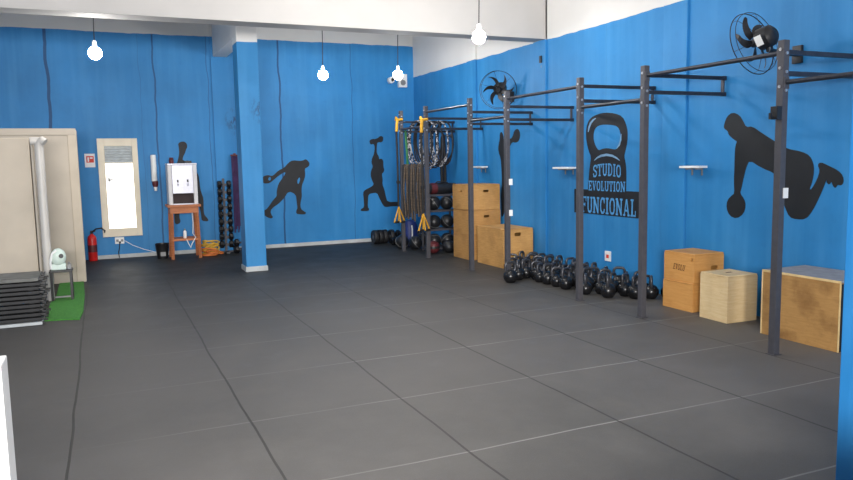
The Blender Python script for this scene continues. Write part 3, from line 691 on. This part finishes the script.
one('band_loop', lambda b: tube(b, [(-.015, 0, 2.07), (-.012, -.03, 2.13), (0, 0, 2.145), (.012, .03, 2.13), (.015, .02, 2.07)], .012, 6), 'green_band', t, True)
nm = ['nearest the last post', 'second', 'third', 'fourth', 'fifth', 'sixth', 'seventh', 'eighth', 'ninth']
for k in range(9):
    y = PY[7]-.10-k*.095; b0 = .62+random.uniform(-.06, .08); wv = random.uniform(-.02, .02)
    o_ = one('hanging_rope', lambda b: tube(b, [(-.022, 0, b0+.05), (-.03+wv, .01, 1.1), (-.022, 0, 1.48), (-.012, 0, 1.525), (.012, 0, 1.527), (.022, 0, 1.48), (.03+wv, -.01, 1.1), (.025, .0, b0)], .0165, 8), 'rope_brown' if k % 3 else 'rope_black', None, True)
    o_.location = (PX, y, 0)
    tag(o_, '%s rope draped over the low rig bar, %s' % ('brown' if k % 3 else 'black', nm[k] if k == 0 else nm[k]+' from the far post'), 'rope', 'ropes draped over the low rig bar')
# big rope coils hung on the far arm
cl = [(5.15, .21, .41, 'rope_speck', 1.05, 'pale speckled'), (5.26, .2, .40, 'rope_black', 1.05, 'black'), (5.37, .2, .42, 'rope_speck', 1.05, 'grey speckled'), (5.48, .2, .41, 'rope_black', 1.05, 'black'), (5.58, .2, .40, 'rope_speck', 1.05, 'speckled'), (5.68, .19, .39, 'rope_black', 1.05, 'black')]
for k, (x_, rx, rz, mt, an, cn) in enumerate(cl):
    o_ = BM()
    for j in range(3):
        rr = rx*(1-.07*j); rzz = rz*(1-.05*j)
        tube(o_, [(rr*math.sin(a)*math.cos(an)+(j-1)*.02+.006*math.sin(3*a+j), rr*math.sin(a)*-math.sin(an)+(j-1)*.012, 2.245-rz+.035*0+rzz*math.cos(a)+(rz-rzz)) for a in [2*PI*i/32 for i in range(32)]], .0135, 7, closed=True)
    o_ = obj('rope_coil', o_, mt, None, True); o_.location = (x_, PY[7], .038)
    tag(o_, '%s rope coil hung on the far rig arm, %s from the post' % (cn, ['first', 'second', 'third', 'fourth', 'fifth', 'sixth'][k]), 'rope', 'rope coils on the far rig arm')
t = thing('resistance_band', 'black rubber band hanging against the wall under the rope coils', 'resistance band', (5.70, 12.05, 0))
one('band', lambda b: tube(b, [(-.03, 0, 1.12), (-.035, .01, 1.6), (-.015, 0, 2.0), (0, 0, 2.06), (.015, 0, 2.0), (.035, .01, 1.6), (.03, 0, 1.12), (0, 0, 1.06)], .03, 8, closed=True), 'webbing', t, True)
one('hook', lambda b: (cyl(b, (0, 0, 2.03), (W-5.70, 0, 2.03), .012), box(b, W-5.70-.012, W-5.70-.001, -.03, .03, 1.99, 2.07, .003)), 'steel', t)

# ------------------------------------------------------------------ weights in the far corner
RX, RY = 5.46, 11.72
t = thing('ball_rack', 'black steel rack of medicine balls left of the stacked boxes', 'rack', (RX, RY, 0))
for sx_ in (-.27, .27):
    for sy_ in (-.15, .15): one('upright', lambda b: box(b, sx_-.015, sx_+.015, sy_-.015, sy_+.015, 0, 1.0, .003), 'steel', t)
for z_ in (.05, .38, .71, .985):
    one('shelf', lambda b: (box(b, -.285, .285, -.165, -.145, z_-.015, z_+.015, .003), box(b, -.285, .285, .145, .165, z_-.015, z_+.015, .003), box(b, -.285, -.255, -.165, .165, z_-.015, z_+.015, .003), box(b, .255, .285, -.165, .165, z_-.015, z_+.015, .003), box(b, -.27, .27, -.03, .03, z_-.012, z_+.006)), 'steel', t)
b0 = None
for k, (x_, z_, lab) in enumerate([(-.127, .39, 'middle shelf left'), (.127, .39, 'middle shelf right'), (-.127, .72, 'upper shelf left'), (.127, .72, 'upper shelf right'), (-.127, .06, 'bottom shelf left'), (.127, .06, 'bottom shelf right')]):
    lab = 'black medicine ball in the ball rack, %s' % lab
    loc = (RX+x_, RY-.02, z_)
    if b0 is None:
        b0 = thing('medicine_ball', lab, 'medicine ball', loc, 0, 'medicine balls in the rack')
        one('ball', lambda b: sphere(b, (0, 0, .124), .124), 'ball', b0, True)
        one('seam', lambda b: tube(b, [(.1243*math.cos(a), .1243*math.sin(a)*.6, .124+.1243*math.sin(a)*.8) for a in [2*PI*i/32 for i in range(32)]], .0035, 5, closed=True), 'grey_hard', b0, True)
    else: dup(b0, loc, .7*k, lab)
t = thing('sandbag', 'black and dark red sandbag lying on top of the ball rack', 'sandbag', (RX+.02, RY-.02, 1.003))
one('bag', lambda b: lathe(b, [(.05, -.30), (.085, -.28), (.095, -.15), (.098, 0), (.095, .15), (.085, .28), (.05, .30)], (0, 0, .096), 16, 'x'), 'ball', t, True)
one('end_patch', lambda b: lathe(b, [(.0965, -.21), (.0975, -.10)], (0, 0, .096), 16, 'x'), 'maroon', t, True)
one('strap', lambda b: tube(b, [(-.12, -.03, .188), (-.08, -.03, .215), (.08, -.03, .215), (.12, -.03, .188)], .011, 6), 'webbing', t, True)
for k, (x_, y_, lab) in enumerate([(5.16, 11.36, 'left one'), (5.44, 11.33, 'right one')]):
    t = thing('slam_ball', 'dark red and black ball on the floor before the ball rack, %s' % lab, 'medicine ball', (x_, y_, 0), 0, 'balls on the floor by the rack')
    one('ball', lambda b: sphere(b, (0, 0, .11), .11), 'maroon' if k == 0 else 'ball', t, True)
    one('band', lambda b: lathe(b, [(.1105, -.02), (.1115, 0), (.1105, .02)], (0, 0, .11), 24), 'ball', t, True)
# plates, heap near the corner
pl0 = None
for k, (x_, y_, z_, ry, lab) in enumerate([(4.80, 13.30, 0, 0, 'leftmost of the row'), (4.90, 13.31, 0, 0, 'second of the row'), (5.00, 13.30, 0, 0, 'third of the row'), (5.12, 13.24, 0, 0, 'last of the row')]):
    lab = 'black bumper plate standing on the floor in the far corner, %s' % lab
    if pl0 is None:
        pl0 = thing('bumper_plate', lab, 'weight plate', (x_, y_, 0), 0, 'bumper plates in the far corner')
        one('plate', lambda b: lathe(b, [(.10, -.035), (.128, -.04), (.135, -.03), (.135, .03), (.128, .04), (.10, .035)], (0, 0, .135), 28, 'x'), 'black_rubber', pl0, True)
        one('hub', lambda b: lathe(b, [(.04, -.042), (.045, -.03), (.045, .03), (.04, .042)], (0, 0, .135), 18, 'x'), 'cast_handle', pl0, True)
    else: dup(pl0, (x_, y_, 0), random.uniform(-.1, .1), lab)
for k, (x_, y_, z_, lab) in enumerate([(5.10, 12.90, .075, 'front left'), (5.34, 12.92, .075, 'front right'), (5.22, 13.1, .075, 'rear'), (5.22, 12.97, .208, 'upper')]):
    t = make_dumbbell('dumbbell', 'thick black dumbbell in the heap behind the rig posts, %s' % lab, (x_, y_, z_), .22, .073, 'dumbbells heaped in the far corner')
t = thing('sandbag', 'navy blue sandbag behind the two far rig posts', 'sandbag', (5.24, 12.55, 0), .1)
one('bag', lambda b: lathe(b, [(.07, 0), (.12, .03), (.135, .2), (.13, .40), (.09, .48), (.03, .50)], (0, 0, 0), 20, 'z', 1, .8), 'navy', t, True)
one('strap', lambda b: tube(b, [(-.03, -.105, .40), (-.04, -.135, .33), (-.04, -.135, .24), (-.03, -.11, .17)], .012, 6), 'white', t, True)
for k, (x_, y_) in enumerate([(4.98, 12.35), (5.12, 12.05), (5.55, 12.7), (5.62, 13.15)]):
    b = dup(b0, (x_, y_, 0), k, 'black medicine ball on the corner floor, %s' % ['beside the farthest rig post', 'between the ropes and the ball rack', 'behind the navy sandbag', 'deepest in the corner'][k], 'balls on the floor of the far corner')

# ------------------------------------------------------------------ plyo boxes
def panel(b, o_, eu, ev, en, wu, wv, th, hole=None):
    """board spanning wu x wv from o_, thickness th inwards along en, optional rectangular hand hole"""
    o_, eu, ev, en = map(Vector, (o_, eu, ev, en))
    def blk(u0, u1, v0, v1):
        vs = [b.verts.new(o_+eu*u_+ev*v_+en*n_) for u_ in (u0, u1) for v_ in (v0, v1) for n_ in (0, th)]
        for i in ((0, 1, 3, 2), (4, 6, 7, 5), (0, 4, 5, 1), (2, 3, 7, 6), (0, 2, 6, 4), (1, 5, 7, 3)): b.faces.new([vs[k_] for k_ in i])
    if not hole: blk(0, wu, 0, wv); return
    h0, h1, g0, g1 = hole; c_ = min(.012, (g1-g0)/2.5)
    def ring(n_): return [(h0+c_, g0), (h1-c_, g0), (h1, g0+c_), (h1, g1-c_), (h1-c_, g1), (h0+c_, g1), (h0, g1-c_), (h0, g0+c_)]
    es = []; out = [(0, 0), (wu, 0), (wu, wv), (0, wv)]
    before = set(b.faces)
    poly_prism(b, [out, ring(0)], lambda u_, v_: o_+eu*u_+ev*v_, en, th)
def plyo(name, label, x0, x1, y0, y1, z0, h, mat, edge=None, holeF=None, holeS=None, lidmat=None, group=None, rz=0):
    w_, d_ = x1-x0, y1-y0; th = .018
    t = thing(name, label, 'plyo box', ((x0+x1)/2, (y0+y1)/2, z0), rz, group)
    a, c_ = w_/2, d_/2
    # room side (-x), wall side (+x), near (-y), far (+y)
    one('side_panel', lambda b: panel(b, (-a, c_, 0), (0, -1, 0), (0, 0, 1), (1, 0, 0), d_, h-th, th, holeS), mat, t)
    one('side_panel', lambda b: panel(b, (a, -c_, 0), (0, 1, 0), (0, 0, 1), (-1, 0, 0), d_, h-th, th), mat, t)
    one('end_panel', lambda b: panel(b, (-a+th, -c_, 0), (1, 0, 0), (0, 0, 1), (0, 1, 0), w_-2*th, h-th, th, holeF), mat, t)
    one('end_panel', lambda b: panel(b, (a-th, c_, 0), (-1, 0, 0), (0, 0, 1), (0, -1, 0), w_-2*th, h-th, th), mat, t)
    one('lid', lambda b: box(b, -a, a, -c_, c_, h-th, h, .010), lidmat or mat, t)
    one('bottom', lambda b: box(b, -a+th, a-th, -c_+th, c_-th, 0, th), mat, t)
    return t
g = 'plywood boxes stacked beside the ball rack'
for k, (lab, dx) in enumerate((('bottom tan plywood box of the three box stack', 0), ('middle tan plywood box of the three box stack', .004), ('top tan plywood box of the three box stack', -.004))):
    plyo('plyo_box', lab, 5.29+dx, 5.83+dx, 10.22, 10.83, .001+k*.401, .399, ['ply_tan', 'ply_tan', 'ply_tan2'][k], None, (.22, .32, .27, .31), (.24, .34, .27, .30) if k == 2 else None, None, g)
plyo('plyo_box', 'wide tan plywood box with a round hand hole before the box stack', 5.30, 5.815, 9.22, 10.01, .001, .575, 'ply_tan2', None, (.18, .29, .46, .515), None, None)
plyo('plyo_box', 'orange plywood box underneath another, right of the kettlebells', 5.43, 5.842, 5.60, 6.03, .001, .298, 'ply_orange')
t = plyo('plyo_box', 'orange plywood box with dark lettering lying on top of another box', 5.445, 5.842, 5.60, 6.035, .301, .297, 'ply_orange', None, (.20, .30, .125, .165), (.385, .410, .212, .265))
word('EVOLU', (-.1985-.001, .085, .115), (0, -1, -.04), (0, 0, 1), .165, .062, (-1, 0, 0), 'lettering', 'slot_dark', t, .001, .25)['label'] = 'dark slanted lettering on the box side'
t = plyo('plyo_box', 'pale plywood box standing right of the orange boxes', 5.355, 5.725, 5.065, 5.425, .001, .455, 'ply_pale', None, None, None, None, None, -.03)
one('slot_shade', lambda b: box(b, -.035, .035, -.012, .012, .4555, .457), 'slot_dark', t)  # flat dark plate paints the shade inside a hand slot
t = plyo('plyo_box', 'large worn brown plywood box with grey top beside the entrance pillar', 5.32, 5.86, 3.90, 4.66, .001, .578, 'ply_worn', None, None, None, 'rub_grey')
one('edge_strip', lambda b: (box(b, -.271, -.262, -.38, .38, .560, .579, .002), box(b, -.271, -.262, -.381, -.370, 0, .56, .002), box(b, -.271, -.262, .366, .381, 0, .56, .002)), 'ply_edge', t)
one('end_skin', lambda b: box(b, -.262, .262, -.386, -.3805, .004, .555, .001), 'black_rubber', t, label='black face on the near end')

# ------------------------------------------------------------------ kettlebells
def make_kettlebell(label, loc, rz, group):
    t = thing('kettlebell', label, 'kettlebell', loc, rz, group)
    prof = [(.042, 0), (.052, .003)]
    R_ = .087
    for i in range(1, 13):
        a = -PI/2+.70 + (PI-.70-.35)*i/12
        prof.append((R_*math.cos(a), .077+R_*math.sin(a)*.97))
    one('bell', lambda b: lathe(b, prof, seg=24), 'cast', t, True)
    pts = [(.044, 0, .118), (.058, 0, .15), (.066, 0, .185)]
    for i in range(1, 12):
        a = PI*i/12; c_ = math.cos(a)
        pts.append((.066*abs(c_)**.55*(1 if c_ > 0 else -1), 0, .192+.058*math.sin(a)**.8))
    pts += [(-.066, 0, .185), (-.058, 0, .15), (-.044, 0, .118)]
    one('handle', lambda b: tube(b, pts, .0165, 10), 'cast_handle', t, True)
    return t
fr = [(510.5, 285), (518, 282.5), (525.5, 281), (531.5, 280.5), (537.5, 280.5), (547, 279), (556.5, 281.5), (571, 288.5), (587, 293), (608, 300), (625, 298.5), (635, 301), (650.5, 301)]
used = []
def ok(x, y, r=.172): return all((x-a)**2+(y-b)**2 > r*r for a, b in used) and all(abs(x-PX) > .13 or abs(y-q_) > .13 for q_ in PY) and not (y > 9.10 and x > 5.18) and 4.6 < x < W-.13 and not (y < 6.15 and x > 5.3)
row = {'front': [], 'middle': [], 'back': [], 'wall': []}
for p_ in fr:
    q_ = onZ(p_[0], p_[1]-2.5); x_, y_ = q_.x, q_.y; n_ = 0
    while not ok(x_, y_) and n_ < 80:
        x_ += .008; y_ += random.uniform(-.012, .012); n_ += 1
    if n_ < 80: used.append((x_, y_)); row['front'].append((x_, y_))
for nm_, x0, y0, y1 in (('wall', 5.70, 6.28, 9.0), ('back', 5.52, 6.36, 9.0), ('middle', 5.33, 6.44, 8.98), ('middle', 5.15, 6.9, 8.6)):
    y = y1
    while y > y0:
        for tr in range(30):
            x_ = x0+random.uniform(-.05, .05); yy = y+random.uniform(-.05, .05)
            if ok(x_, yy): used.append((x_, yy)); row[nm_].append((x_, yy)); break
        y -= .205
NTH = ['first', 'second', 'third', 'fourth', 'fifth', 'sixth', 'seventh', 'eighth', 'ninth', 'tenth', 'eleventh', 'twelfth', 'thirteenth', 'fourteenth', 'fifteenth', 'sixteenth', 'seventeenth', 'eighteenth', 'nineteenth', 'twentieth', 'twenty-first', 'twenty-second', 'twenty-third', 'twenty-fourth', 'twenty-fifth']
kb0 = None
for nm_ in ('front', 'middle', 'back', 'wall'):
    L_ = sorted(row[nm_], key=lambda q_: -q_[1]/max(.1, q_[0]))
    for k, (x_, y_) in enumerate(L_):
        where = {'front': 'in the front row', 'middle': 'in the middle row', 'back': 'in the third row back', 'wall': 'in the row against the blue wall'}[nm_]
        lab = 'black kettlebell %s, %s from the wide tan box' % (where, NTH[k])
        sc = random.uniform(.98, 1.1) if nm_ == 'front' else random.uniform(.9, 1.04)
        rz = random.uniform(-.7, .9)
        if kb0 is None:
            kb0 = make_kettlebell(lab, (x_, y_, 0), rz, 'kettlebells along the right wall'); kb0.scale = (sc,)*3
        else: dup(kb0, (x_, y_, 0), rz, lab, None, None, sc)

# ------------------------------------------------------------------ hanging bulbs
bulbs = [((95, 53), 2.95, 'hanging bare light bulb over the window at the left'), ((323, 75), 2.95, 'hanging bare light bulb in the middle of the back wall view'), ((398, 75), 2.95, 'hanging bare light bulb in front of the emergency light'), ((479, 37), 3.0, 'hanging bare light bulb nearest the camera, before the white beam')]
for (px, py), z_, lab in bulbs:
    d = ray(px, py); q_ = O+d*((z_-CH)/d.z)
    t = thing('light_bulb', lab, 'light bulb', q_, 0, 'bare bulbs hanging from the ceiling')
    one('bulb', lambda b: lathe(b, [(.015, -.078), (.046, -.066), (.07, -.035), (.078, 0), (.07, .035), (.045, .062), (.022, .075)], seg=20), 'bulb', t, True)
    one('socket', lambda b: lathe(b, [(.030, .056), (.033, .062), (.026, .10), (.022, .14), (.01, .15)], seg=14), 'white', t, True)
    one('cord', lambda b: tube(b, [(0, 0, .14), (.01, 0, .6), (0, 0, CEIL-q_.z)], .006, 6), 'cord', t, True)

# ------------------------------------------------------------------ light
wd = bpy.data.worlds.new('world'); SC.world = wd; wd.use_nodes = True
bg = wd.node_tree.nodes['Background']; bg.inputs[0].default_value = (1, .98, .96, 1); bg.inputs[1].default_value = .3
def area(name, loc, target, sx_, sy_, power, color=(1, 1, 1)):
    l = bpy.data.lights.new(name, 'AREA'); l.shape = 'RECTANGLE'; l.size = sx_; l.size_y = sy_; l.energy = power; l.color = color
    o_ = bpy.data.objects.new(name, l); COL.objects.link(o_); o_.location = loc
    o_.rotation_euler = (Vector(target)-Vector(loc)).to_track_quat('-Z', 'Y').to_euler(); return o_
area('daylight', (-.3, -2.4, 2.05), (2.4, 6.0, .2), 3.4, .8, 1150, (1, .975, .95))
def point(loc, e, r=.06):
    l = bpy.data.lights.new('fill_lamp', 'POINT'); l.energy = e; l.shadow_soft_size = r; l.color = (1, .97, .93)
    o_ = bpy.data.objects.new('fill_lamp', l); COL.objects.link(o_); o_.location = loc
point((2.6, 7.2, 3.7), 85)  # added fill light, no bulb hangs here
SC.view_settings.view_transform = 'Standard'; SC.view_settings.look = 'None'; SC.view_settings.exposure = 0
